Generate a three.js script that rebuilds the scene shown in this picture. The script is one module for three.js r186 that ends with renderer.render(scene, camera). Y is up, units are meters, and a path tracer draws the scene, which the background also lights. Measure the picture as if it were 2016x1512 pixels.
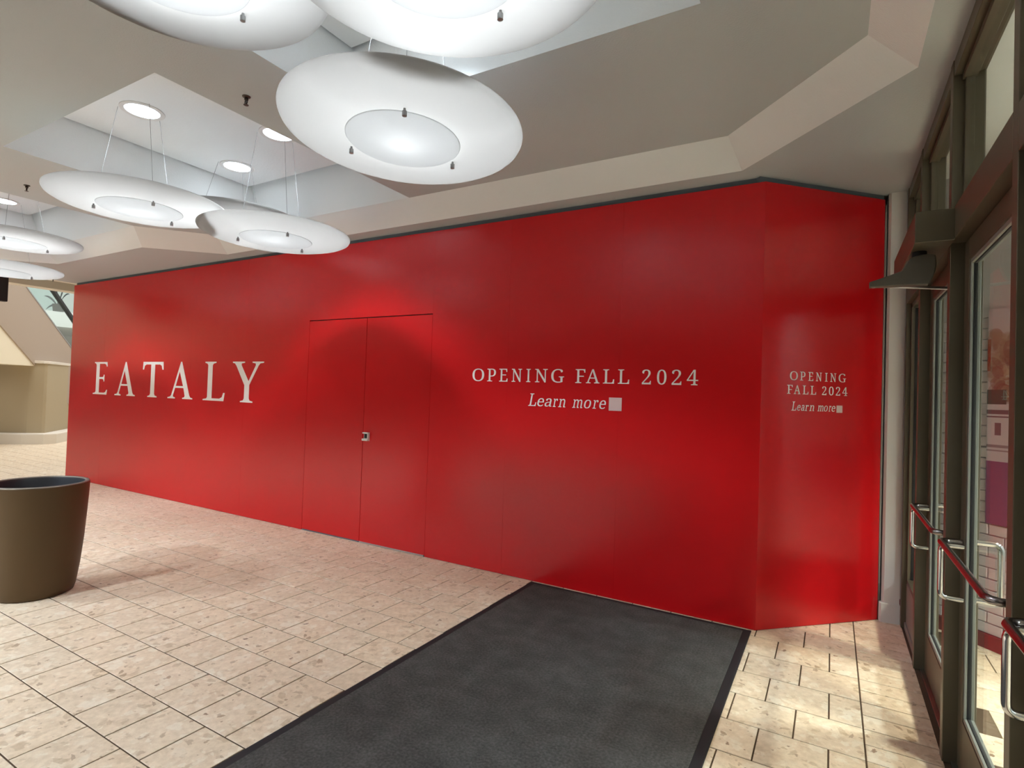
import * as THREE from 'three';
import { mergeGeometries } from 'three/addons/utils/BufferGeometryUtils.js';
import { RoundedBoxGeometry } from 'three/addons/geometries/RoundedBoxGeometry.js';
import { FontLoader } from 'three/addons/loaders/FontLoader.js';
import { TextGeometry } from 'three/addons/geometries/TextGeometry.js';
import { RectAreaLightUniformsLib } from 'three/addons/lights/RectAreaLightUniformsLib.js';
import { ImprovedNoise } from 'three/addons/math/ImprovedNoise.js';

// ------------------------------------------------------------------ camera, light levels, exposure
const scene = new THREE.Scene();
scene.background = new THREE.Color(0x000000);
const camera = new THREE.PerspectiveCamera(69.466, 4 / 3, 0.03, 80);
camera.position.set(0, 1.655, 0);
{
  const m = new THREE.Matrix4();
  m.set(0.86506394660932, -0.018489964695349546, 0.5013207451146147, 0,
    0.03294399307106264, 0.9992572297604586, -0.019992050719920804, 0,
    -0.5005787266726798, 0.03380990945002421, 0.8650305361232861, 0, 0, 0, 0, 1);
  camera.quaternion.setFromRotationMatrix(m);
}
scene.add(camera);
const renderer = new THREE.WebGLRenderer({ antialias: true });
renderer.toneMapping = THREE.LinearToneMapping;
renderer.toneMappingExposure = 1.5;
renderer.shadowMap.enabled = true;
renderer.shadowMap.type = THREE.PCFSoftShadowMap;
RectAreaLightUniformsLib.init();

const COVE_LAMP = 19;          // candela of each downlight above a hanging disc
const HALL_FILL_LAMP = 44;          // candela of each added fill downlight, unseen behind the camera
const ENTRY_LAMP = 36;         // candela of each unseen lobby lamp that lights the floor through the doors
const ATRIUM_LAMP = 8.5;         // radiance of the unseen ceiling panels placed to light the atrium
const LAMP_TINT = new THREE.Color(.89, 1.0, 1.11);
const WARM_TINT = new THREE.Color(1.0, 0.9, 0.76);

// ------------------------------------------------------------------ helpers
let seed = 7;
const rnd = () => { seed = (seed * 1664525 + 1013904223) >>> 0; return seed / 4294967296; };
const used = {};
function numbered(n) { const k = used[n] = (used[n] ?? -1) + 1; return k ? n + '_' + String(k).padStart(3, '0') : n; }
function shadows(o) { o.castShadow = o.receiveShadow = true; return o; }
function structure(name, parent = scene) { const g = new THREE.Group(); g.name = parent === scene ? numbered(name) : name; g.userData.kind = 'structure'; parent.add(g); return g; }
function thing(name, label, category, [x, y, z] = [0, 0, 0], turn = 0, group) {
  const g = new THREE.Group(); g.name = numbered(name); g.position.set(x, y, z); g.rotation.y = turn;
  g.userData = { label, category }; if (group) g.userData.group = group; scene.add(g); return g;
}
function part(name, geo, mat, parent, label) {
  const g = Array.isArray(geo) ? (geo.length > 1 ? join(geo) : geo[0]) : geo;
  const m = shadows(new THREE.Mesh(g, mat)); m.name = name; if (label) m.userData.label = label; parent.add(m); return m;
}
function join(list) {
  const l = list.map(g => { const h = g.index ? g.toNonIndexed() : g; for (const k of Object.keys(h.attributes)) if (!['position', 'normal', 'uv'].includes(k)) h.deleteAttribute(k); return h; });
  return mergeGeometries(l);
}
function bx(x0, x1, y0, y1, z0, z1, r = 0) {
  const w = Math.abs(x1 - x0), h = Math.abs(y1 - y0), d = Math.abs(z1 - z0);
  const g = r ? new RoundedBoxGeometry(w, h, d, 2, Math.min(r, w / 2.1, h / 2.1, d / 2.1)) : new THREE.BoxGeometry(w, h, d);
  return g.translate((x0 + x1) / 2, (y0 + y1) / 2, (z0 + z1) / 2);
}
function rod(a, b, r, n = 10) {
  const A = new THREE.Vector3(...a), B = new THREE.Vector3(...b), d = B.clone().sub(A);
  const g = new THREE.CylinderGeometry(r, r, d.length(), n);
  g.applyQuaternion(new THREE.Quaternion().setFromUnitVectors(new THREE.Vector3(0, 1, 0), d.clone().normalize()));
  return g.translate((A.x + B.x) / 2, (A.y + B.y) / 2, (A.z + B.z) / 2);
}
function bent(points, r, corner = 0.03, n = 12) {      // a tube with rounded corners
  const p = points.map(q => new THREE.Vector3(...q)), path = new THREE.CurvePath();
  let from = p[0];
  for (let i = 1; i < p.length - 1; i++) {
    const a = p[i].clone().lerp(p[i - 1], Math.min(.49, corner / p[i].distanceTo(p[i - 1])));
    const b = p[i].clone().lerp(p[i + 1], Math.min(.49, corner / p[i].distanceTo(p[i + 1])));
    path.add(new THREE.LineCurve3(from, a)); path.add(new THREE.QuadraticBezierCurve3(a, p[i], b)); from = b;
  }
  path.add(new THREE.LineCurve3(from, p[p.length - 1]));
  return new THREE.TubeGeometry(path, 40, r, n);
}
function quads(list) {                                  // flat faces from lists of corners
  const pos = [], nor = [], uv = [];
  for (const q of list) {
    const v = q.map(c => new THREE.Vector3(...c));
    const n = v[1].clone().sub(v[0]).cross(v[2].clone().sub(v[0])).normalize();
    const ax = Math.abs(n.y) > .7 ? ['x', 'z'] : Math.abs(n.x) > .7 ? ['z', 'y'] : ['x', 'y'];
    for (let i = 1; i < v.length - 1; i++) for (const k of [0, i, i + 1]) { pos.push(v[k].x, v[k].y, v[k].z); nor.push(n.x, n.y, n.z); uv.push(v[k][ax[0]], v[k][ax[1]]); }
  }
  const g = new THREE.BufferGeometry();
  g.setAttribute('position', new THREE.Float32BufferAttribute(pos, 3)); g.setAttribute('normal', new THREE.Float32BufferAttribute(nor, 3)); g.setAttribute('uv', new THREE.Float32BufferAttribute(uv, 2));
  return g;
}
function flat(outline, holes, y, up = false) {          // horizontal polygon of [x, z] corners
  const s = new THREE.Shape(outline.map(([x, z]) => new THREE.Vector2(x, -z)));
  for (const h of holes) s.holes.push(new THREE.Path(h.map(([x, z]) => new THREE.Vector2(x, -z))));
  const g = new THREE.ShapeGeometry(s).rotateX(-Math.PI / 2).translate(0, y, 0);
  if (!up) { const i = g.index.array; for (let k = 0; k < i.length; k += 3) [i[k], i[k + 1]] = [i[k + 1], i[k]]; g.computeVertexNormals(); }
  return g;
}
function prism(outline, y0, y1, bevel = 0) {            // upright prism over [x, z] corners
  const s = new THREE.Shape(outline.map(([x, z]) => new THREE.Vector2(x, -z)));
  return new THREE.ExtrudeGeometry(s, { depth: y1 - y0, bevelEnabled: bevel > 0, bevelSize: bevel, bevelThickness: bevel, bevelOffset: -bevel, bevelSegments: 2 }).rotateX(-Math.PI / 2).translate(0, y0, 0);
}
const noise = new ImprovedNoise();
const fbm = (x, y, z = 0, o = 4) => { let s = 0, a = .5, f = 1; for (let i = 0; i < o; i++) { s += a * noise.noise(x * f, y * f, z + i * 7.3); a *= .5; f *= 2.03; } return s; };
function texture(w, h, fn, srgb = true) {
  const d = new Uint8Array(w * h * 4);
  for (let j = 0; j < h; j++) for (let i = 0; i < w; i++) { const c = fn(i / w, j / h, i, j); const k = (j * w + i) * 4; d[k] = c[0]; d[k + 1] = c[1] ?? c[0]; d[k + 2] = c[2] ?? c[0]; d[k + 3] = 255; }
  const t = new THREE.DataTexture(d, w, h); t.wrapS = t.wrapT = THREE.RepeatWrapping; t.magFilter = THREE.LinearFilter; t.minFilter = THREE.LinearMipmapLinearFilter; t.generateMipmaps = true;
  if (srgb) t.colorSpace = THREE.SRGBColorSpace; t.needsUpdate = true; return t;
}
const std = (o) => new THREE.MeshStandardMaterial(o), phy = (o) => new THREE.MeshPhysicalMaterial(o);

// ------------------------------------------------------------------ materials
const stippleMap = texture(512, 512, (u, v, i, j) => { const n = 128 + 150 * (fbm(i * .09, j * .09, 3, 3)) + 20 * (rnd() - .5); return [Math.max(0, Math.min(255, n))]; }, false);
stippleMap.repeat.set(1 / .5, 1 / .5);
const plaster = std({ color: 0xbac1c2, roughness: .95, side: THREE.DoubleSide, bumpMap: stippleMap, bumpScale: .0012 });
const recessPaint = std({ color: 0xe6e8e7, roughness: .95, side: THREE.DoubleSide, bumpMap: stippleMap, bumpScale: .0015 });
const darkGap = std({ color: 0x626a72, roughness: .9 });
const beigePaint = std({ color: 0xcbb99f, roughness: .9 });
const creamPaint = std({ color: 0xe3dbce, roughness: .9 });
const whitePaint = std({ color: 0xdedcd8, roughness: .55 });
const redPanel = phy({ color: new THREE.Color().setRGB(.64, .005, .009), roughness: .27, ior: 1.52 });
const redDark = std({ color: new THREE.Color().setRGB(.10, .002, .004), roughness: .6 });
const vinylWhite = std({ color: 0xfdf6f3, roughness: .6 });
const vinylPale = std({ color: 0xe8c9c9, roughness: .6 });
const bronze = std({ color: 0x625a4a, roughness: .42, metalness: .35 });
const bronzeDark = std({ color: 0x2c2622, roughness: .5, metalness: .4 });
const bronzeGrey = std({ color: 0x8d908a, roughness: .45, metalness: .35 });
const gasket = std({ color: 0x101012, roughness: .7 });
const chrome = std({ color: 0xd6d6d6, roughness: .12, metalness: 1 });
const paleMetal = std({ color: 0xf0eeea, roughness: .35, metalness: .15 });
const barMetal = std({ color: 0x97908f, roughness: .22, metalness: 1 });
const steel = std({ color: 0xb9b9ba, roughness: .3, metalness: 1 });
const knobMetal = std({ color: 0x9a9a9a, roughness: .5, metalness: .4 });
const armMetal = std({ color: 0x6a655c, roughness: .4, metalness: .5 });
const greyMetal = std({ color: 0xa09a94, roughness: .5, metalness: .3 });
const pane = phy({ color: 0xf2f8f5, roughness: 0, transmission: 1, thickness: 0, ior: 1.5, specularIntensity: .35 });
const tealPane = phy({ color: 0xf2fbfa, roughness: 0, transmission: 1, thickness: 0, ior: 1.5 });
const acrylic = phy({ color: new THREE.Color().setRGB(.470, .455, .435), roughness: 1, transmission: .82, thickness: 0, specularIntensity: .2, side: THREE.DoubleSide });
const dishAcrylic = phy({ color: new THREE.Color().setRGB(.425, .415, .40), roughness: 1, transmission: .78, thickness: 0, specularIntensity: .2, side: THREE.DoubleSide });
const lampGlow = std({ color: 0x222222, emissive: LAMP_TINT, emissiveIntensity: 7, roughness: 1 });
const warmGlow = std({ color: 0x222222, emissive: WARM_TINT, emissiveIntensity: 5, roughness: 1 });
const planterMetal = std({ color: 0x56432a, roughness: .48, metalness: .45 });
const planterInside = std({ color: 0x55565a, roughness: .35, metalness: .6 });
const blackPlastic = std({ color: 0x16181c, roughness: .4 });
const brassDark = std({ color: 0x4c4038, roughness: .45, metalness: .6 });

// terrazzo-like agglomerate stone of the floor tiles
const clasts = [];
for (let i = 0; i < 900; i++) {
  const big = rnd(), t = rnd(), r = t < .52 ? .006 + .032 * big ** 3 : t < .84 ? .006 + .028 * big ** 3 : .004 + .018 * big ** 2;
  clasts.push({ x: rnd(), y: rnd(), r, e: .35 + .6 * rnd(), a: rnd() * Math.PI, t, k: rnd() * 50, m: t < .84 ? .25 + .5 * rnd() : .45 + .5 * rnd() });
}
const STONE = 1.22;
const stoneMap = texture(1024, 1024, (u, v) => {
  const w1 = fbm(u * 9, v * 9, 1, 4), w2 = fbm(u * 40, v * 40, 9, 4), w3 = noise.noise(u * 190, v * 190, 4);
  let c = [232 + w1 * 16 + w2 * 22 + w3 * 5, 212 + w1 * 17 + w2 * 24 + w3 * 5, 185 + w1 * 18 + w2 * 26 + w3 * 5];
  const wx = u + .004 * w2, wy = v + .004 * w3;
  for (const q of clasts) {
    let dx = wx - q.x, dy = wy - q.y; dx -= Math.round(dx); dy -= Math.round(dy);
    if (Math.abs(dx) > q.r * 1.6 || Math.abs(dy) > q.r * 1.6) continue;
    const ca = Math.cos(q.a), sa = Math.sin(q.a), X = (dx * ca + dy * sa) / q.r, Y = (-dx * sa + dy * ca) / (q.r * q.e), th = Math.atan2(Y, X);
    const d = Math.hypot(X, Y) * (1 + .14 * Math.cos(3 * th + q.k) + .10 * Math.cos(5 * th + 2 * q.k)) + .3 * noise.noise(X * 1.6 + q.k, Y * 1.6, q.k);
    const m = Math.max(0, Math.min(1, (1 - d) * 5)) * q.m;
    if (m <= 0) continue;
    const to = q.t < .52 ? [245, 233, 212] : q.t < .84 ? [203, 180, 150] : q.t < .965 ? [180, 154, 126] : [150, 124, 100];
    for (let k = 0; k < 3; k++) c[k] += (to[k] + w3 * 4 + w2 * 12 - c[k]) * m;
  }
  return c.map(x => Math.max(0, Math.min(255, x)));
});
const stone = [[1, 1, 1], [.965, .96, .95], [1, .985, .965]].map(c => std({ map: stoneMap, color: new THREE.Color().setRGB(...c), roughness: .48 }));
const grout = std({ color: 0x54412f, roughness: .95 });

// carpet of the entrance mat
const carpetMap = texture(1024, 1024, (u, v, i, j) => {
  const big = fbm(u * 5, v * 5, 2, 3), mid = fbm(u * 60, v * 60, 5, 3), fine = (rnd() - .5);
  const rib = ((i >> 1) & 1) ? 4 : -4, s = 68 + big * 20 + mid * 34 + fine * 22 + rib;
  return [s + 4, s + 2, s - 1].map(x => Math.max(12, Math.min(255, x)));
});
const carpetBump = texture(512, 512, (u, v, i, j) => [128 + 60 * Math.sin(i * Math.PI / 2) + 90 * (rnd() - .5)], false);
for (const t of [carpetMap, carpetBump]) t.repeat.set(1 / .8, 1 / .8);
const carpet = std({ map: carpetMap, bumpMap: carpetBump, bumpScale: .002, roughness: 1 });
const trussPaint = std({ color: 0xb3a394, roughness: .9 });
const olivePaint = std({ color: 0xb5a68a, roughness: .9 });
const leafDark = std({ color: 0x20242a, roughness: .6 });
const rubber = std({ color: 0x1b1a1d, roughness: .75 });

// ------------------------------------------------------------------ lamps
function downlight(x, y, z, candela, label, group, glow = lampGlow, tint = LAMP_TINT, r = .125, angle = .93, soft = .32) {
  const t = thing('downlight', label, 'ceiling light', [x, y, z], 0, group);
  const rim = [[r, .004], [r + .004, -.006], [r + .035, -.006], [r + .038, -.002], [r + .038, .003], [r, .004]].map(p => new THREE.Vector2(...p));
  part('trim_ring', new THREE.LatheGeometry(rim, 40), whitePaint, t);
  part('lens', new THREE.CylinderGeometry(r, r, .006, 40).translate(0, .001, 0), glow, t, 'glowing round lens');
  const s = new THREE.SpotLight(tint, candela, 0, angle, soft, 2);
  s.position.set(0, -.012, 0); s.target.position.set(0, -2, 0); s.castShadow = true; s.shadow.mapSize.set(1024, 1024); s.shadow.radius = 9; s.shadow.bias = -.0005;
  s.name = 'lamp_light'; s.target.name = 'light_target'; t.add(s, s.target);
  return t;
}

// ------------------------------------------------------------------ the setting: floor
const WZ = -4.43, DX = .475;                 // red wall's plane, door wall's plane
const TX = .3079, TZ = .299, X0 = .013, Z0 = -1.637;
const floor = structure('floor');
part('grout_bed', bx(-27, 5, -.2, -.0035, -15, 12), grout, floor);
{
  const variants = [];
  function tileGeo(w, d, ou, ov, rot) {      // slab with a small chamfer, top at y = 0
    const j = .0038, c = .0016, x = w / 2 - j, z = d / 2 - j, b = -.0045;
    const L = [[-x, -z], [x, -z], [x, z], [-x, z]], I = L.map(([p, q]) => [p - Math.sign(p) * c, q - Math.sign(q) * c]);
    const faces = [[I[0], I[3], I[2], I[1]].map(p => [p[0], 0, p[1]])];
    for (let k = 0; k < 4; k++) { const n = (k + 1) % 4; faces.push([[L[k][0], -c, L[k][1]], [I[k][0], 0, I[k][1]], [I[n][0], 0, I[n][1]], [L[n][0], -c, L[n][1]]]); faces.push([[L[k][0], b, L[k][1]], [L[k][0], -c, L[k][1]], [L[n][0], -c, L[n][1]], [L[n][0], b, L[n][1]]]); }
    const g = quads(faces), u = g.attributes.uv, p = g.attributes.position;
    for (let i = 0; i < u.count; i++) { let a = p.getX(i), q = p.getZ(i); if (rot) [a, q] = [-q, a]; u.setXY(i, a / STONE + ou, q / STONE + ov); }
    return g;
  }
  const kinds = {};
  function variant(w, d) {
    const key = w.toFixed(3) + d.toFixed(3);
    const l = kinds[key] ??= Array.from({ length: 28 }, () => tileGeo(w, d, rnd(), rnd(), rnd() < .5));
    return l[Math.floor(rnd() * l.length)];
  }
  const hidden = (x, z) => (x < -2.12 || x > -.64 ? false : z < .1 && z > -4.2) || (z < WZ - .3 && x < -.6 && x > -11.2) || (x < .2 && x > -.7 && z < WZ - .4 + -(x + .455)) ;
  const all = [];
  for (let r = -11; r < 34; r++) {
    const z = Z0 - TZ * (r + .5), odd = ((r % 2) + 2) % 2;
    for (let k = -76; k <= 1; k++) {
      const right = X0 + TX * k - (odd ? TX / 2 : 0);
      let x1 = right + TX, x0 = right;
      if (x0 >= .165) continue; if (x1 > .17) x1 = .167; if (x1 - x0 < .02) continue;
      all.push([(x0 + x1) / 2, z, x1 - x0, TZ]);
    }
    for (const h of [0, 1]) all.push([(.167 + DX + .01) / 2, z + (h - .5) * TZ / 2, DX + .01 - .167, TZ / 2]);
    for (let k = 0; k < 9; k++) all.push([.62 + TX * (k + .5 + odd * .5), z, TX, TZ]);
  }
  const inv = camera.matrixWorld.clone(); camera.updateMatrixWorld(true); inv.copy(camera.matrixWorld).invert();
  const f = 1090.45, v = new THREE.Vector3();
  const seen = ([x, z, w, d]) => {
    if (hidden(x, z)) return -1;
    let P = [], inside = false;
    for (const [a, b] of [[-1, -1], [1, -1], [1, 1], [-1, 1]]) {
      v.set(x + a * w / 2, 0, z + b * d / 2).applyMatrix4(inv); if (v.z > -.2) return 0;
      const px = 1008 + f * v.x / -v.z, py = 756 - f * v.y / -v.z; P.push([px, py]); if (px > 0 && px < 2016 && py > 0 && py < 1512) inside = true;
    }
    if (!inside) return 0;
    let A = 0; for (let i = 0; i < 4; i++) { const q = P[(i + 1) % 4]; A += P[i][0] * q[1] - q[0] * P[i][1]; } return Math.abs(A) / 2;
  };
  const ranked = all.map(t => [seen(t), t]).filter(t => t[0] >= 0).sort((a, b) => b[0] - a[0]);
  const rest = [];
  ranked.forEach(([A, [x, z, w, d]], i) => {
    const g = variant(w, d);
    if (i < 300 && A > 0) { const m = part('tile', g, stone[Math.floor(rnd() * 3)], floor); m.position.set(x, (rnd() - .5) * .0006, z); }
    else if (x > -24 && z < 3) rest.push(g.clone().translate(x, 0, z));
  });
  const m = part('tiles', join(rest), stone[0], floor); m.userData.kind = 'stuff';
}

// ------------------------------------------------------------------ the setting: ceiling with its stepped coffer and square recesses
const HL = 3.34, HU = 3.52, HT = 3.927;
const lower = [[.335, 11.6], [.335, -3.32], [-.6, -4.27], [-6.76, -4.27], [-7.47, -3.6], [-9.77, -3.6], [-10.6, -2.78], [-10.6, 11.6]];
const upper = [[.119, 11.6], [.119, -3.24], [-.67, -4.055], [-6.66, -4.055], [-7.24, -3.385], [-9.7, -3.385], [-10.385, -2.69], [-10.385, 11.6]];
const R1 = { x0: -5.81, x1: -3.56, z0: -4.055, z1: -1.74, zt: -3.90 };
const R2 = { x0: -9.70, x1: -7.24, z0: -3.385, z1: -1.10, zt: -3.235 };
const R3 = { x0: -2.83, x1: -.57, z0: -2.63, z1: -.37, zt: -2.60 };
const ceiling = structure('ceiling');
part('soffit', flat([[.62, 11.6], [.62, -5.7], [-11.4, -5.7], [-11.4, 11.6]], [lower.map(p => [p[0], Math.min(p[1], 11.55)])], HL), plaster, ceiling);
part('cove', quads(lower.slice(0, -1).map((a, i) => { const b = lower[i + 1], c = upper[i + 1], d = upper[i]; return [[a[0], HL, a[1]], [b[0], HL, b[1]], [c[0], HU, c[1]], [d[0], HU, d[1]]]; })), recessPaint, ceiling);
{
  const out = [[.119, 11.6], [.119, -3.24], [-.67, -4.055], [R1.x1, R1.z0], [R1.x1, R1.z1], [R1.x0, R1.z1], [R1.x0, R1.z0], [-6.66, -4.055], [-7.24, -3.385], [R2.x1, R2.z1], [R2.x0, R2.z1], [R2.x0, R2.z0], [-10.385, -2.69], [-10.385, 11.6]];
  part('ceiling_panel', flat(out, [[[R3.x0, R3.z0], [R3.x1, R3.z0], [R3.x1, R3.z1], [R3.x0, R3.z1]]], HU), plaster, ceiling);
  for (const R of [R1, R2, R3]) {
    const T = HT + .08, e = .018;
    part('recess_wall', quads([
      [[R.x0, HU, R.z1], [R.x0, HU, R.z0], [R.x0, T, R.zt], [R.x0, T, R.z1]],
      [[R.x1, HU, R.z0], [R.x1, HU, R.z1], [R.x1, T, R.z1], [R.x1, T, R.zt]],
      [[R.x0, HU, R.z0], [R.x1, HU, R.z0], [R.x1, T, R.zt], [R.x0, T, R.zt]],
      [[R.x1, HU, R.z1], [R.x0, HU, R.z1], [R.x0, T, R.z1], [R.x1, T, R.z1]]]), recessPaint, ceiling);
    part('recess_panel', bx(R.x0 + e, R.x1 - e, HT, HT + .03, R.zt + e * 1.4, R.z1 - e), recessPaint, ceiling);
    part('shadow_gap', bx(R.x0 - .02, R.x1 + .02, T - .01, T + .02, R.z0 - .02, R.z1 + .02), darkGap, ceiling);
  }
}
part('roof_slab', bx(-11.5, 4.6, 4.06, 4.25, -6.4, 11.9), plaster, ceiling);

// ------------------------------------------------------------------ the setting: red hoarding
const WT = 3.295;
const wallFront = structure('wall_front');
{
  const seams = [-11.35, -10.2, -8.98, -7.76, -6.54, -5.35];
  const lean = [.0, .0006, -.0005, .0007, -.0005, .0003, -.0006];
  const redSlab = (x0, x1, y0, y1, k) => {
    const g = bx(x0 + .0002, x1 - .0002, y0, y1, WZ - .05, WZ, .0004); const p = g.attributes.position, xm = (x0 + x1) / 2;
    for (let i = 0; i < p.count; i++) if (p.getZ(i) > WZ - .02) p.setZ(i, p.getZ(i) - .0003 + lean[k % 7] * (p.getX(i) - xm) * .8);
    return g;
  };
  for (let i = 0; i < 5; i++) part('panel', redSlab(seams[i], seams[i + 1], .004, WT, i), redPanel, wallFront);
  part('panel', redSlab(-5.35, -3.52, 2.456, WT, 2), redPanel, wallFront);
  const right = [-3.52, -2.62, -1.54, -.455];
  for (let i = 0; i < 3; i++) part('panel', redSlab(right[i], right[i + 1], .004, WT, i + 1), redPanel, wallFront);
  part('top_gap', bx(-11.33, -.47, WT - .01, HL + .02, WZ - .07, WZ - .03), darkGap, wallFront, 'dark shadow gap above the red panels');
  part('floor_channel', bx(-11.33, -.47, -.003, .02, WZ - .045, WZ - .008), darkGap, wallFront);
}
const A0 = new THREE.Vector2(-.455, -4.43), A1 = new THREE.Vector2(.332, -5.217), RL = A0.distanceTo(A1);
const wallCorner = structure('wall_corner');
wallCorner.position.set(A0.x, 0, A0.y); wallCorner.rotation.y = Math.PI / 4;
part('panel', bx(0, RL, .004, WT, -.05, 0, .0012), redPanel, wallCorner);
part('top_gap', bx(-.03, RL + .02, WT - .01, HL + .02, -.07, -.03), darkGap, wallCorner);
part('floor_channel', bx(0, RL, -.003, .02, -.045, -.008), darkGap, wallCorner);

const redDoor = structure('door_1');
{
  const leaf = (x0, x1) => bx(x0, x1, .016, 2.445, WZ - .045, WZ - .001, .0015);
  part('door_leaf', leaf(-5.347, -4.428), redPanel, redDoor);
  part('door_leaf', leaf(-4.422, -3.523), redPanel, redDoor);
  part('door_sweep', bx(-4.42, -3.53, .003, .017, WZ - .03, WZ + .004, .002), steel, redDoor, 'bright metal door sweep');
  part('head_gap', bx(-5.347, -3.523, 2.443, 2.458, WZ - .04, WZ - .016), redDark, redDoor);
  const h = part('pull_plate', bx(-4.405, -4.325, 1.108, 1.2, WZ - .002, WZ + .005, .002), paleMetal, redDoor, 'small chrome cup pull');
  part('pull_cup', [bx(-4.405, -4.325, 1.185, 1.2, WZ, WZ + .03, .004), bx(-4.41, -4.33, 1.108, 1.132, WZ, WZ + .034, .005), bx(-4.337, -4.325, 1.12, 1.195, WZ, WZ + .028, .004)], paleMetal, h);
  part('pull_hollow', bx(-4.398, -4.34, 1.135, 1.182, WZ + .003, WZ + .007), gasket, h);
}

// ------------------------------------------------------------------ lettering on the hoarding
const font = await new FontLoader().loadAsync('fonts/droid/droid_serif_regular.typeface.json');
function capital(ch) {                                  // roman capitals, unit height, for the shop sign
  const polys = { // [outline], [outline] ... in a box of width w
    E: [[[.0, 0], [.47, 0], [.49, .15], [.46, .15], [.43, .08], [.38, .055], [.205, .055], [.205, .475], [.32, .475], [.35, .45], [.355, .40], [.38, .40], [.38, .61], [.355, .61], [.35, .56], [.32, .535], [.205, .535], [.205, .945], [.38, .945], [.425, .92], [.445, .86], [.475, .86], [.465, 1], [.03, 1], [.03, .97], [.075, .95], [.095, .91], [.095, .09], [.075, .05], [0, .03]]],
    T: [[[.17, 0], [.43, 0], [.43, .03], [.375, .05], [.355, .10], [.355, .925], [.49, .925], [.535, .89], [.555, .78], [.59, .78], [.58, 1], [.02, 1], [.01, .78], [.045, .78], [.065, .89], [.11, .925], [.245, .925], [.245, .10], [.225, .05], [.17, .03]]],
    L: [[[0, 0], [.50, 0], [.525, .21], [.49, .21], [.46, .10], [.40, .06], [.215, .06], [.215, .91], [.235, .95], [.30, .97], [.30, 1], [.03, 1], [.03, .97], [.085, .95], [.105, .91], [.105, .09], [.085, .05], [0, .03]]],
    Y: [[[.20, 0], [.48, 0], [.48, .03], [.415, .05], [.395, .10], [.395, .43], [.585, .90], [.62, .955], [.70, .97], [.70, 1], [.45, 1], [.45, .97], [.52, .955], [.525, .91], [.375, .52], [.205, .91], [.205, .955], [.28, .97], [.28, 1], [0, 1], [0, .97], [.05, .955], [.085, .90], [.285, .42], [.285, .10], [.265, .05], [.20, .03]]],
    A: [[[0, 0], [.20, 0], [.20, .03], [.15, .05], [.145, .09], [.195, .30], [.415, .30], [.455, .09], [.445, .05], [.395, .03], [.395, 0], [.655, 0], [.655, .03], [.60, .05], [.575, .10], [.355, 1.03], [.325, 1.03], [.10, .10], [.07, .05], [0, .03]], [[.21, .355], [.302, .76], [.402, .355]]]
  }[ch];
  const s = new THREE.Shape(polys[0].map(p => new THREE.Vector2(...p)));
  for (const h of polys.slice(1)) s.holes.push(new THREE.Path(h.map(p => new THREE.Vector2(...p))));
  return new THREE.ExtrudeGeometry(s, { depth: .0015, bevelEnabled: false });
}
function glyph(ch, slant = 0) { const g = new TextGeometry(ch, { font, size: 1, depth: .0015, curveSegments: 8, bevelEnabled: false }); if (slant) g.applyMatrix4(new THREE.Matrix4().makeShear(0, 0, slant, 0, 0, 0)); return g; }
function fit(g, x0, x1, y0, y1) {                      // stretch a letter into its place on the wall
  g.computeBoundingBox(); const b = g.boundingBox, sx = (x1 - x0) / (b.max.x - b.min.x), sy = (y1 - y0) / (b.max.y - b.min.y);
  return g.translate(-b.min.x, -b.min.y, 0).scale(sx, sy, 1).translate(x0, y0, 0);
}
function line(parent, text, spans, y0, y1, mat, maker = glyph, xh, slant = 0) {
  const chars = [...text.replace(/ /g, '')];
  chars.forEach((c, i) => { const low = xh && /[a-z]/.test(c); part('letter', fit(maker(c, slant), spans[i][0], spans[i][1], y0, y0 + (low ? xh : y1 - y0)), mat, parent); });
}
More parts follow.
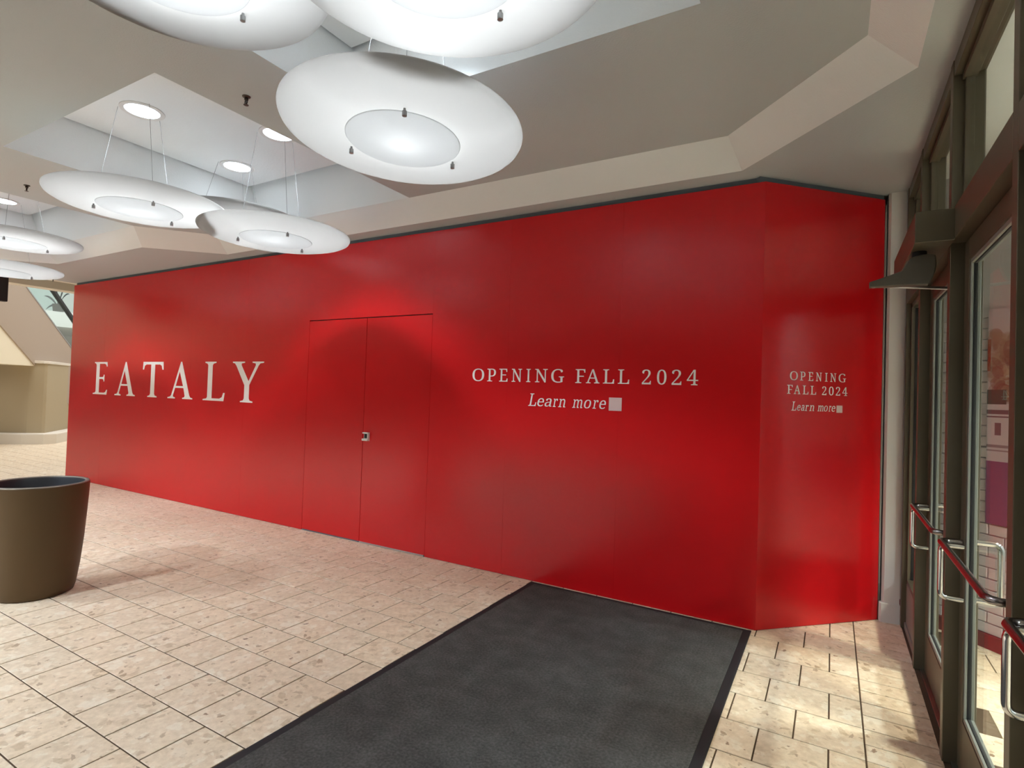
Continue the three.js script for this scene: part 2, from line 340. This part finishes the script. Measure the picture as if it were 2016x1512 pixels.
{
  const s = thing('wall_sign', 'very large white serif capitals of the shop name at the left of the red wall', 'lettering', [0, 0, WZ + .0015]);
  line(s, 'EATALY', [[-10.515, -10.05], [-9.81, -9.2], [-8.998, -8.43], [-8.297, -7.675], [-7.43, -6.94], [-6.79, -6.155]], 1.448, 1.972, vinylWhite, capital);
  const o = thing('wall_sign', 'single line of white serif capitals with a year on the long red wall', 'lettering', [0, 0, WZ + .0015]);
  line(o, 'OPENING FALL 2024', [[-3.009, -2.876], [-2.84, -2.745], [-2.707, -2.616], [-2.571, -2.464], [-2.418, -2.375], [-2.328, -2.203], [-2.166, -2.041], [-1.933, -1.842], [-1.834, -1.711], [-1.68, -1.582], [-1.549, -1.452], [-1.346, -1.272], [-1.223, -1.148], [-1.106, -1.03], [-.989, -.903]], 1.778, 1.898, vinylWhite);
  const l = thing('wall_sign', 'white italic words and pale square under the capitals on the long red wall', 'lettering', [0, 0, WZ + .0015]);
  line(l, 'Learn more', [[-2.389, -2.308], [-2.296, -2.23], [-2.223, -2.155], [-2.143, -2.093], [-2.09, -2.021], [-1.955, -1.861], [-1.845, -1.781], [-1.768, -1.714], [-1.706, -1.648]], 1.563, 1.676, vinylWhite, glyph, .073, .2);
  part('printed_square', bx(-1.622, -1.511, 1.552, 1.662, 0, .0015), vinylPale, l, 'plain pale pink square');
  const place = (label) => { const t = thing('wall_sign', label, 'lettering', [A0.x, 0, A0.y], Math.PI / 4); return t; };
  const c = place('two short lines of white serif capitals with a year on the narrow angled red wall');
  const shift = g => g;
  line(c, 'OPENING', [[.248, .318], [.339, .386], [.413, .458], [.483, .536], [.566, .59], [.615, .67], [.694, .762]], 1.836, 1.902, vinylWhite);
  line(c, 'FALL 2024', [[.226, .274], [.286, .345], [.365, .416], [.435, .487], [.542, .581], [.605, .648], [.67, .71], [.731, .778]], 1.733, 1.799, vinylWhite);
  const d = place('small white italic words with a pale square on the narrow angled red wall');
  line(d, 'Learn more', [[.267, .31], [.319, .348], [.355, .383], [.388, .422], [.427, .472], [.503, .557], [.563, .597], [.606, .63], [.634, .667]], 1.609, 1.676, vinylWhite, glyph, .044, .2);
  part('printed_square', bx(.679, .734, 1.602, 1.657, 0, .0015), vinylPale, d, 'plain pale square');
  for (const t of [c, d]) for (const k of t.children) k.position.z = .0015;
}

// ------------------------------------------------------------------ entrance wall: column, frames, doors
const column = structure('column');
part('shaft', prism([[.372, -5.205], [.470, -5.205], [.470, -5.5], [.355, -5.5], [.355, -5.222]], .14, HL + .005), whitePaint, column);
part('plinth', prism([[.352, -5.186], [.474, -5.196], [.474, -5.5], [.338, -5.5], [.338, -5.2]], 0, .142, .004), whitePaint, column);
const channel = structure('trim_1');
part('wall_channel', [bx(.333, .346, .28, 3.2, -5.30, -5.226, .002), bx(.336, .346, .01, 3.26, -5.33, -5.24, .001)], greyMetal, channel);
part('seam', bx(.346, .356, .1, 3.3, -5.34, -5.25), darkGap, channel);

const MZ = [-5.17, -4.42, -3.36, -2.24, -1.12];        // mullion centres along the entrance wall
const frame = structure('trim_2');
MZ.forEach((z, i) => {
  part('mullion', [bx(DX, DX + .125, 0, HL, z - .032, z + .032, .003), bx(DX + .05, DX + .075, 2.6, HL, z - .045, z + .045)], bronze, frame);
});
for (let i = 0; i < 4; i++) {
  const a = MZ[i] + .032, b = MZ[i + 1] - .032;
  part('header_bar', [bx(DX, DX + .125, 2.45, 2.60, a, b, .003)], bronze, frame);
  part('top_rail', [bx(DX + .004, DX + .125, 3.262, HL, a, b, .002), bx(DX + .035, DX + .09, 3.235, 3.264, a, b, .002)], bronze, frame);
}
part('threshold', bx(DX + .035, DX + .14, -.002, .008, -4.39, -1.1, .002), steel, frame, 'flat metal threshold plate');
for (let i = 0; i < 4; i++) {                           // transoms over sidelight and doors
  const w = structure('window_' + (i + 2)), a = MZ[i] + .034, b = MZ[i + 1] - .034;
  part('glass_stop', [bx(DX + .045, DX + .08, 2.6, 2.625, a, b, .002), bx(DX + .045, DX + .08, 2.6, 3.26, a, a + .022, .002), bx(DX + .045, DX + .08, 2.6, 3.26, b - .022, b, .002)], bronze, w);
  part('pane', bx(DX + .06, DX + .066, 2.615, 3.25, a + .01, b - .01), pane, w);
}
{
  const w = structure('window_1'), a = MZ[0] + .034, b = MZ[1] - .034;
  part('base_panel', [bx(DX + .03, DX + .085, .02, .34, a, b, .006), bx(DX + .02, DX + .095, .0, .05, a, b, .003)], bronzeGrey, w, 'grey metal panel below the glass');
  part('glass_stop', [bx(DX + .03, DX + .09, .34, .375, a, b, .003), bx(DX + .03, DX + .09, 2.41, 2.45, a, b, .003), bx(DX + .03, DX + .09, .34, 2.45, a, a + .03, .003), bx(DX + .03, DX + .09, .34, 2.45, b - .03, b, .003)], bronze, w);
  part('gasket', [bx(DX + .052, DX + .07, .37, 2.42, a + .028, a + .034), bx(DX + .052, DX + .07, .37, 2.42, b - .034, b - .028)], gasket, w);
  part('pane', bx(DX + .058, DX + .064, .36, 2.42, a + .02, b - .02), pane, w);
}
function glassDoor(i, zFar, zNear) {                    // one leaf between two mullions
  const d = structure('door_' + i), x0 = DX + .055, x1 = DX + .1, xm = (x0 + x1) / 2;
  const a = zFar + .037, b = zNear - .037, st = .098;
  part('stile', bx(x0, x1, .012, 2.445, a, a + st, .003), bronze, d); part('stile', bx(x0, x1, .012, 2.445, b - st, b, .003), bronze, d);
  part('bottom_rail', bx(x0, x1, .012, .255, a + st, b - st, .003), bronze, d);
  part('top_rail', bx(x0, x1, 2.345, 2.445, a + st, b - st, .003), bronze, d);
  const s = .016, g = (X0, X1) => [bx(X0, X1, .255, .275, a + st, b - st, .003), bx(X0, X1, 2.325, 2.345, a + st, b - st, .003), bx(X0, X1, .255, 2.345, a + st, a + st + s, .003), bx(X0, X1, .255, 2.345, b - st - s, b - st, .003)];
  part('glass_stop', [...g(x0 + .004, xm - .006), ...g(xm + .006, x1 - .004)], bronzeGrey, d, 'grey metal glazing bead');
  part('gasket', [bx(xm - .006, xm + .006, .27, 2.33, a + st, a + st + s + .003), bx(xm - .006, xm + .006, .27, 2.33, b - st - s - .003, b - st), bx(xm - .006, xm + .006, .255, .278, a + st, b - st), bx(xm - .006, xm + .006, 2.322, 2.345, a + st, b - st)], gasket, d);
  part('pane', bx(xm - .003, xm + .003, .265, 2.335, a + st + .005, b - st - .005), pane, d);
  const bz0 = a + .06, bz1 = b - .055, xb = DX - .03;
  part('push_bar', bent([[x0, 1.045, bz0], [xb, 1.045, bz0], [xb, 1.045, bz1], [x0, 1.045, bz1]], .0145, .045), barMetal, d, 'chrome push bar');
  const hz = a + .085;
  part('pull_handle', bent([[x0, 1.03, hz], [DX - .028, 1.03, hz], [DX - .028, .79, hz], [x0, .79, hz]], .0125, .03), chrome, d, 'chrome pull handle');
  part('pull_handle', bent([[x1, 1.06, hz], [x1 + .085, 1.06, hz], [x1 + .085, .80, hz], [x1, .80, hz]], .0125, .03), chrome, d, 'chrome pull handle');
  return d;
}
glassDoor(2, MZ[1], MZ[2]); glassDoor(3, MZ[2], MZ[3]); glassDoor(4, MZ[3], MZ[4]);
{
  const t = thing('door_operator', 'box-shaped door opener with a folding arm above the far glass door', 'door opener', [0, 2.44, 0]);
  part('housing', bx(.325, DX + .002, .002, .152, -4.27, -3.225, .004), bronze, t);
  part('spindle', new THREE.CylinderGeometry(.03, .034, .035, 20).translate(.365, -.014, -3.42), gasket, t);
  const s = new THREE.Shape(); s.moveTo(.045, .04); s.quadraticCurveTo(-.005, .055, -.05, .03); s.lineTo(-.085, -.03); s.quadraticCurveTo(-.15, -.055, -.215, -.075); s.lineTo(-.215, -.092); s.lineTo(.02, -.095); s.quadraticCurveTo(.06, -.03, .045, .04);
  const arm = new THREE.ExtrudeGeometry(s, { depth: .035, bevelEnabled: true, bevelSize: .006, bevelThickness: .006, bevelSegments: 3 });
  part('main_arm', arm.translate(.375, -.07, -3.42), armMetal, t);
  part('forearm', [rod([.172, -.16, -3.40], [DX + .06, -.175, -3.52], .008), new THREE.SphereGeometry(.014, 14, 10).translate(.172, -.158, -3.40)], steel, t, 'thin steel arm');
}
part('right_wall', bx(DX, .7, 0, HL + .05, MZ[4] + .03, 11.7), beigePaint, structure('wall_right'));

// ------------------------------------------------------------------ lobby beyond the glass
{
  const w = structure('wall_lobby');
  w.position.set(.6, 0, -5.43); w.rotation.y = -Math.PI / 4;      // runs away from the entrance wall at 45 degrees
  part('core', bx(-.15, 1.3, 0, 3.5, -.2, -.012), std({ color: 0xc9c2c6, roughness: .9 }), w);
  const brickPaint = [0xdcd3d6, 0xd6cdd2, 0xe0d8da].map(c => std({ color: c, roughness: .8 }));
  const shapes = Array.from({ length: 3 }, () => bx(-.0985, .0985, -.0345, .0345, -.012, .003 * rnd(), .004));
  for (let r = 0; r < 29; r++) for (let k = 0; k < 6; k++) {
    const m = part('brick', shapes[Math.floor(rnd() * 3)], brickPaint[Math.floor(rnd() * 3)], w);
    m.position.set(.1 + k * .205 + (r % 2) * .1025, .137 + r * .0765, (rnd() - .5) * .002);
  }
  part('upper_plaster', bx(-.15, 1.3, 2.32, 3.5, -.02, .006), std({ color: 0xd5d0d3, roughness: .9 }), w);
  const base = structure('baseboard_lobby'); base.position.copy(w.position); base.rotation.copy(w.rotation);
  part('board', bx(-.15, 1.3, 0, .1, -.01, .02, .003), std({ color: 0x7a3238, roughness: .6 }), base);
  const c = document.createElement('canvas'); c.width = 512; c.height = 768; const x = c.getContext('2d');
  x.fillStyle = '#d9cfd6'; x.fillRect(0, 0, 512, 768);
  x.fillStyle = '#8d5a80'; x.fillRect(0, 545, 512, 223);
  x.fillStyle = '#a8402a'; x.fillRect(30, 108, 32, 115);
  let q = 3; const rr = () => { q = (q * 16807) % 2147483647; return q / 2147483647; };
  for (let i = 0; i < 420; i++) { const yy = 90 + rr() * 230, xx = 70 + rr() * 210; x.fillStyle = ['#8a6a58', '#a58370', '#6d4f47', '#b59a85', '#c9b49c', '#7d4a44'][Math.floor(rr() * 6)]; x.globalAlpha = .35; x.beginPath(); x.ellipse(xx, yy, 6 + rr() * 26, 6 + rr() * 22, rr() * 3, 0, 7); x.fill(); }
  x.globalAlpha = 1; x.fillStyle = '#4d5552'; x.fillRect(52, 290, 62, 52);
  x.fillStyle = '#6d6068'; x.fillRect(30, 362, 150, 15); x.fillRect(40, 384, 130, 5); x.fillRect(78, 408, 20, 44); x.globalAlpha = .6; x.fillRect(50, 486, 90, 10); x.fillRect(52, 504, 80, 5);
  const tex = new THREE.CanvasTexture(c); tex.colorSpace = THREE.SRGBColorSpace;
  const p = thing('wall_graphic', 'tall printed panel with orange block and purple foot seen through the glass door', 'poster', [w.position.x, 0, w.position.z], -Math.PI / 4);
  const face = new THREE.BoxGeometry(.8, 1.5, .008); const uv = face.attributes.uv, ps = face.attributes.position; for (let i = 0; i < uv.count; i++) uv.setXY(i, ps.getX(i) + .5, ps.getY(i) / 1.5 + .5);
  part('print', face.translate(.90, 1.62, .012), std({ map: tex, roughness: .5 }), p);
  const l = structure('wall_lobby_far');
  part('plaster', [bx(4.4, 4.6, 0, 3.5, -6.2, 3.4), bx(.6, 4.6, 0, 3.5, 3.2, 3.4), bx(.6, 4.6, 0, 3.5, -6.3, -6.1)], std({ color: 0xd0cecb, roughness: .9 }), l);
  const lc = structure('ceiling_lobby');
  part('soffit', bx(.6, 4.6, 3.42, 3.6, -6.2, 3.4), std({ color: 0xdcdedc, roughness: .9 }), lc);
  for (const [px, pz, n] of [[2.0, -4.1, 'far'], [1.95, -2.45, 'near']])  // lamps out of view, placed to light the floor inside the doors
    downlight(px, 3.412, pz, ENTRY_LAMP, n === 'far' ? 'unseen lobby downlight lighting the floor through the far glass door' : 'unseen lobby downlight lighting the floor through the nearer glass door', undefined, warmGlow, WARM_TINT, .09, n === 'far' ? .8 : .84);
  for (const [px, pz, label] of [[3.6, -4.6, 'unseen downlight placed deep in the lobby to brighten it'], [3.4, -.2, 'unseen downlight placed to brighten the lobby wall and its print']]) downlight(px, 3.412, pz, 45, label, undefined, warmGlow, LAMP_TINT, .09, 1.35);  // out of view, placed to brighten the lobby behind the glass
}

// ------------------------------------------------------------------ hanging discs and their downlights
const discProto = (() => {
  const g = new THREE.Group();
  const top = [], bot = [], P = [[.306, .002], [.34, .004], [.40, .002], [.48, .004], [.56, .014], [.61, .028], [.634, .042]];
  for (const [r, y] of P) { bot.push([r, y - .006]); top.push([r - .003, y + .006]); }
  const prof = [...bot, [.641, .051], [.640, .058], [.634, .060], ...top.reverse(), bot[0]].map(p => new THREE.Vector2(...p));
  part('outer_shade', new THREE.LatheGeometry(prof, 96), acrylic, g);
  const dish = [[0, -.032], [.10, -.0305], [.20, -.026], [.27, -.017], [.300, -.009], [.3055, -.004], [.300, -.003], [.27, -.009], [.2, -.018], [.1, -.0225], [0, -.024]].map(p => new THREE.Vector2(...p));
  part('inner_dish', new THREE.LatheGeometry(dish, 72), dishAcrylic, g);
  return g;
})();
const HUNG = 'white acrylic discs hanging below the recesses';
const discs = [
  // x, y, z, tilt z, first knob angle, lamp x, lamp z, label
  [-4.99, 3.135, -2.38, 0, 131, -5.03, -2.38, 'left of the two clear ones in the middle cluster'],
  [-4.39, 3.035, -3.23, 0, 141, -4.35, -3.175, 'its rim crossing the top edge of the red wall'],
  [-5.38, 3.375, -3.46, 0, 110, -5.382, -3.464, 'mostly hidden behind the two others of the middle cluster'],
  [-2.03, 3.05, -2.25, .05, 168, -2.03, -2.25, 'large and whole at top centre with three knobs'],
  [-2.44, 3.455, -1.24, 0, 150, -2.3, -1.13, 'cut by the picture top at the upper left'],
  [-1.24, 3.24, -1.53, 0, 40, -1.24, -1.53, 'cut by the picture top above the large whole one'],
  [-8.1, 3.24, -2.55, 0, 150, -8.1, -2.55, 'far one at the left edge under the second recess'],
  [-9.24, 3.06, -2.8, 0, 150, -9.24, -2.8, 'farthest one with only its tip showing at the left edge'],
];
discs.forEach(([x, y, z, tz, ang, lx, lz, label]) => {
  const t = thing('hanging_disc', 'white acrylic light disc, ' + label, 'light shade', [x, y -= .04, z], 0, HUNG);
  const tilt = new THREE.Group(); tilt.rotation.x = -Math.atan(tz); tilt.updateMatrix();
  for (const c of discProto.children) { const k = shadows(new THREE.Mesh(c.geometry, c.material)); k.name = c.name; k.rotation.x = -Math.atan(tz); t.add(k); }
  for (let i = 0; i < 3; i++) {
    const a = (ang - i * 120) * Math.PI / 180, p = new THREE.Vector3(.326 * Math.cos(a), -.02, .326 * Math.sin(a)).applyMatrix4(tilt.matrix);
    part('knob', [new THREE.CylinderGeometry(.012, .012, .024, 18).translate(p.x, p.y - .008, p.z), new THREE.CylinderGeometry(.006, .006, .05, 10).translate(p.x, p.y + .02, p.z)], knobMetal, t, 'small silver knob');
    part('cable', rod([p.x, p.y + .02, p.z], [lx - x + .176 * Math.cos(a), HT - y + .001, lz - z + .176 * Math.sin(a)], .0017, 6), knobMetal, t);
  }
});
const lampSpots = [[-5.034, -2.38, 'round downlight at the left in the middle ceiling recess'], [-4.348, -3.175, 'round downlight at the right in the middle recess, half hidden by the beam'], [-5.382, -3.464, 'round downlight nearest the red wall in the middle recess'],
  [-2.03, -2.25, 'round downlight above the fully visible disc'], [-2.3, -1.13, 'round downlight above the disc at the upper left'], [-1.24, -1.53, 'round downlight above the disc at the top edge'],
  [-8.1, -2.55, 'round downlight above the far disc at the left edge'], [-9.24, -2.8, 'round downlight above the farthest disc'], [-8.9, -1.6, 'round downlight in the far recess beyond the left edge']];
for (const [x, z, label] of lampSpots) downlight(x, HT - .002, z, COVE_LAMP, label, 'downlights in the square recesses', lampGlow, LAMP_TINT, .125, label.includes('upper left') ? 1.2 : .93);
[[-5.2, 1.3, 'near row, right'], [-7.8, 1.3, 'near row, left'], [-5.2, 4.2, 'far row, right'], [-7.5, 4.2, 'far row, left'], [-9.8, 2.8, 'single one at the atrium end']].forEach(([x, z, which]) => downlight(x, HU - .002, z, HALL_FILL_LAMP, 'added round fill downlight, unseen behind the camera, ' + which, 'added fill downlights, unseen behind the camera', lampGlow, LAMP_TINT, .125, 1.3));  // fill lamps added to brighten the floor and the red wall

// sprinklers
[[-3.302, HU, -2.167, 'small dark sprinkler head on the grey beam beside the large visible disc'], [-6.754, HU, -2.212, 'small dark sprinkler head on the grey beam at the far left'], [-11.2, HL, -4.07, 'small sprinkler head near the far end of the ceiling above the red wall']].forEach(([x, y, z, label]) => {
  const t = thing('sprinkler', label, 'sprinkler', [x, y, z], 0, 'sprinkler heads');
  part('escutcheon', new THREE.LatheGeometry([[0, 0], [.036, 0], [.034, -.006], [.02, -.012], [0, -.012]].map(p => new THREE.Vector2(...p)), 24), brassDark, t);
  part('body', new THREE.LatheGeometry([[0, -.01], [.016, -.01], [.018, -.03], [.012, -.036], [0, -.036]].map(p => new THREE.Vector2(...p)), 18), brassDark, t);
  part('yoke', [bent([[-.014, -.03, 0], [-.02, -.055, 0], [0, -.075, 0]], .004, .012, 8), bent([[.014, -.03, 0], [.02, -.055, 0], [0, -.075, 0]], .004, .012, 8), rod([0, -.036, 0], [0, -.07, 0], .004)], brassDark, t);
  part('deflector', new THREE.CylinderGeometry(.022, .022, .003, 20).translate(0, -.077, 0), brassDark, t);
  for (const c of t.children) c.scale.setScalar(.72);
});

// ------------------------------------------------------------------ mat and planter
{
  const t = thing('entrance_mat', 'dark grey carpet mat with a black rubber border running up to the red wall', 'mat', [-1.381, 0, 0]);
  const w = .903, z0 = -4.40, z1 = 1.7;  // near end is out of view, lengthened so the red wall reflects dark
  const s = new THREE.Shape([[-w, -z1], [w, -z1], [w, -z0], [-w, -z0]].map(p => new THREE.Vector2(...p)));
  part('rubber_border', new THREE.ExtrudeGeometry(s, { depth: .001, bevelEnabled: true, bevelSize: .012, bevelThickness: .004, bevelOffset: -.012, bevelSegments: 2 }).rotateX(-Math.PI / 2).translate(0, .0045, 0), rubber, t);
  const g = bx(-w + .052, w - .052, .004, .0125, z0 + .05, z1 - .05, .003), u = g.attributes.uv, p = g.attributes.position;
  for (let i = 0; i < u.count; i++) u.setXY(i, p.getX(i), p.getZ(i));
  part('carpet', g, carpet, t);
}
{
  const t = thing('planter', 'large empty round bronze-brown planter tapering to its foot at the left edge', 'planter', [-5.36, 0, -1.92]);
  const o = [[0, .002], [.235, .002], [.25, .006], [.262, .05], [.282, .2], [.300, .4], [.312, .6], [.319, .75], [.3225, .84], [.3225, .848], [.319, .852], [.296, .852], [.291, .848]].map(p => new THREE.Vector2(...p));
  part('pot', new THREE.LatheGeometry(o, 96), planterMetal, t);
  const i = [[.2915, .849], [.288, .83], [.282, .72], [.275, .62], [.2, .6], [0, .597]].map(p => new THREE.Vector2(...p));
  part('liner', new THREE.LatheGeometry(i, 72), phy({ color: 0x55565a, roughness: .35, metalness: .6, side: THREE.DoubleSide }), t, 'dark grey inner liner');
  part('rim', new THREE.TorusGeometry(.306, .0155, 12, 96).rotateX(Math.PI / 2).scale(1, .5, 1).translate(0, .85, 0), std({ color: 0x8b8177, roughness: .45, metalness: .5 }), t, 'pale rim');
}

// ------------------------------------------------------------------ far left: atrium with escalator
{
  const U = new THREE.Vector2(-.681, -.732).normalize();            // the way the escalator descends
  const B = new THREE.Vector2(-17.86, -6.2);
  const esc = thing('escalator', 'beige sided escalator descending to the right with a glass balustrade at the far left', 'escalator', [B.x, 0, B.y], Math.atan2(-U.y, U.x));
  const side = (pts, d0, d1) => new THREE.ExtrudeGeometry(new THREE.Shape(pts.map(p => new THREE.Vector2(...p))), { depth: d1 - d0, bevelEnabled: false }).translate(0, 0, d0);
  const k = -.634, yl = s => 2.02 + k * s, yu = s => 3.62 + k * s;   // along s, the lower and upper edge of the truss
  part('truss', side([[-9, yl(-9)], [3, yl(3)], [3, yu(3)], [-9, yu(-9)]], -1.5, 0), trussPaint, esc);
  part('skirt_strip', side([[-9, yu(-9)], [3, yu(3)], [3, yu(3) + .04], [-9, yu(-9) + .04]], -.06, .01), steel, esc);
  part('glass_panel', side([[-.95, yu(-.95) + .04], [3, yu(3) + .04], [3, yu(3) + .86], [-.95, yu(-.95) + .86]], -.035, -.023), tealPane, esc);
  part('handrail', side([[-1.0, yu(-1) + .83], [3, yu(3) + .83], [3, yu(3) + .93], [-1.0, yu(-1) + .93]], -.075, .015), blackPlastic, esc, 'black handrail');
  part('newel_post', side([[-1.1, yu(-1.1)], [-.93, yu(-.93)], [-.93, yu(-.93) + .85], [-1.1, yu(-1.1) + .9]], -.06, 0), greyMetal, esc, 'grey post');
  const w = structure('wall_escalator');
  const P0 = [-24.5, -.6], P1 = [-17.74, -6.36], P2 = [-20.5, -8.55], c = [-20.44, -4.05];
  const base = [c, [-17.95, -6.12], P1, [-17.72, -6.42], P2, [-24, -8]];
  part('base', prism(base, 0, 2.08), olivePaint, w);
  part('ledge', prism([c, [-17.92, -6.09], [-17.70, -6.33], [-17.68, -6.44], P2, [-24, -8]], 2.08, 2.13, .01), creamPaint, w);
  part('kerb', prism([[-20.25, -3.8], [-17.75, -5.95], [-17.45, -6.3], [-17.5, -6.6], [-20.4, -8.9], [-24, -8]], 0, .24, .03), creamPaint, w, 'pale stone kerb');
  const up = structure('wall_understair'); up.position.copy(esc.position); up.rotation.copy(esc.rotation);
  part('plaster', side([[-9, 2.0], [.35, 2.0], [.35, 2.05], [-9, yl(-9) + .2]], -.5, -.03), std({ color: 0xf4ead2, roughness: .9 }), up);
  const h = structure('wall_bulkhead');
  part('drop', bx(-12.8, -12.5, HL, 8, -14, 11.7), creamPaint, h);
  const far = structure('wall_far');
  part('back', [bx(-27, -26.8, 0, 8, -15, 12), bx(-27, -11.3, 0, 8, -15, -14.8)], whitePaint, far);
  part('gallery_slab', bx(-26.8, -22.5, 3.45, 3.95, -14.8, 2), whitePaint, far);
  const gal = thing('balustrade', 'pale teal glass balustrade of the upper gallery behind the escalator', 'railing', [-22.5, 3.95, -8]);
  part('glass_panel', bx(-.02, 0, .02, 1.05, -6.5, 6.5), tealPane, gal);
  part('top_rail', bx(-.05, .03, 1.05, 1.1, -6.5, 6.5, .01), steel, gal);
  const at = structure('ceiling_atrium');
  part('slab', bx(-27, -11.4, 8, 8.2, -15, 12), whitePaint, at);
  part('edge_upstand', bx(-11.52, -11.4, HL, 8.1, -15, 12), creamPaint, at);
  for (const [x, z, which] of [[-15.5, -4, 'middle'], [-20, -4, 'over the escalator'], [-15.5, -10, 'far right'], [-21, -10, 'over the gallery'], [-15.5, 2, 'nearest']]) {  // panels out of view, placed to light the escalator and gallery
    const t = thing('unseen_panel_light', 'unseen square light panel placed to light the atrium from above, ' + which, 'ceiling light', [x, 7.98, z], 0, 'unseen atrium ceiling lights');
    part('light_panel', bx(-1.1, 1.1, -.02, 0, -1.1, 1.1), std({ color: 0x222222, emissive: new THREE.Color(.97, 1, 1.03), emissiveIntensity: 3 }), t);
    const r = new THREE.RectAreaLight(new THREE.Color(.97, 1, 1.03), ATRIUM_LAMP, 2.2, 2.2); r.position.set(0, -.03, 0); r.rotation.x = -Math.PI / 2; r.name = 'panel_light'; t.add(r);
  }
  const s = thing('hanging_screen', 'black hanging display cut off at the left edge below the ceiling', 'display', [-11.2, 0, -3.49]);
  part('case', bx(-.05, .05, 2.85, 3.29, 0, .8, .008), blackPlastic, s);
  for (const z of [.2, .6]) part('hanger', rod([0, 3.28, z], [0, HL, z], .012), blackPlastic, s);
  const pl = thing('plant', 'dark arching leaves on the upper gallery beside the upper left corner of the red wall', 'plant', [-23.0, 3.95, -8.55]);
  part('pot', new THREE.LatheGeometry([[0, 0], [.14, 0], [.18, .3], [.165, .3], [.15, .26], [0, .26]].map(p => new THREE.Vector2(...p)), 32), brassDark, pl);
  for (const [dz, y0, y1, w2] of [[.42, .2, .42], [.36, .2, -.05], [-.3, .2, .6], [.12, .2, .75], [-.15, .2, .8]]) {
    const sh = new THREE.Shape(); sh.moveTo(0, y0); sh.quadraticCurveTo(dz * .5, Math.max(y0, y1) + .22, dz, y1 + .1); sh.quadraticCurveTo(dz * .5, Math.max(y0, y1) + .08, .03, y0);
    part('leaf', new THREE.ExtrudeGeometry(sh, { depth: .012, bevelEnabled: false }).rotateY(-Math.PI / 2), leafDark, pl);
  }
}
// closing walls out of view; back one dark so the red wall reflects little
part('unseen_back_wall', bx(-27, .7, 0, 8, 11.6, 11.9), std({ color: 0x6f675c, roughness: .95 }), structure('wall_back_unseen'));
part('store_wall', [bx(-11.4, -11.3, 0, HL, -15, WZ - .05), bx(-11.3, .6, 0, HL + .1, -5.9, -5.7)], beigePaint, structure('wall_store'));

renderer.render(scene, camera);
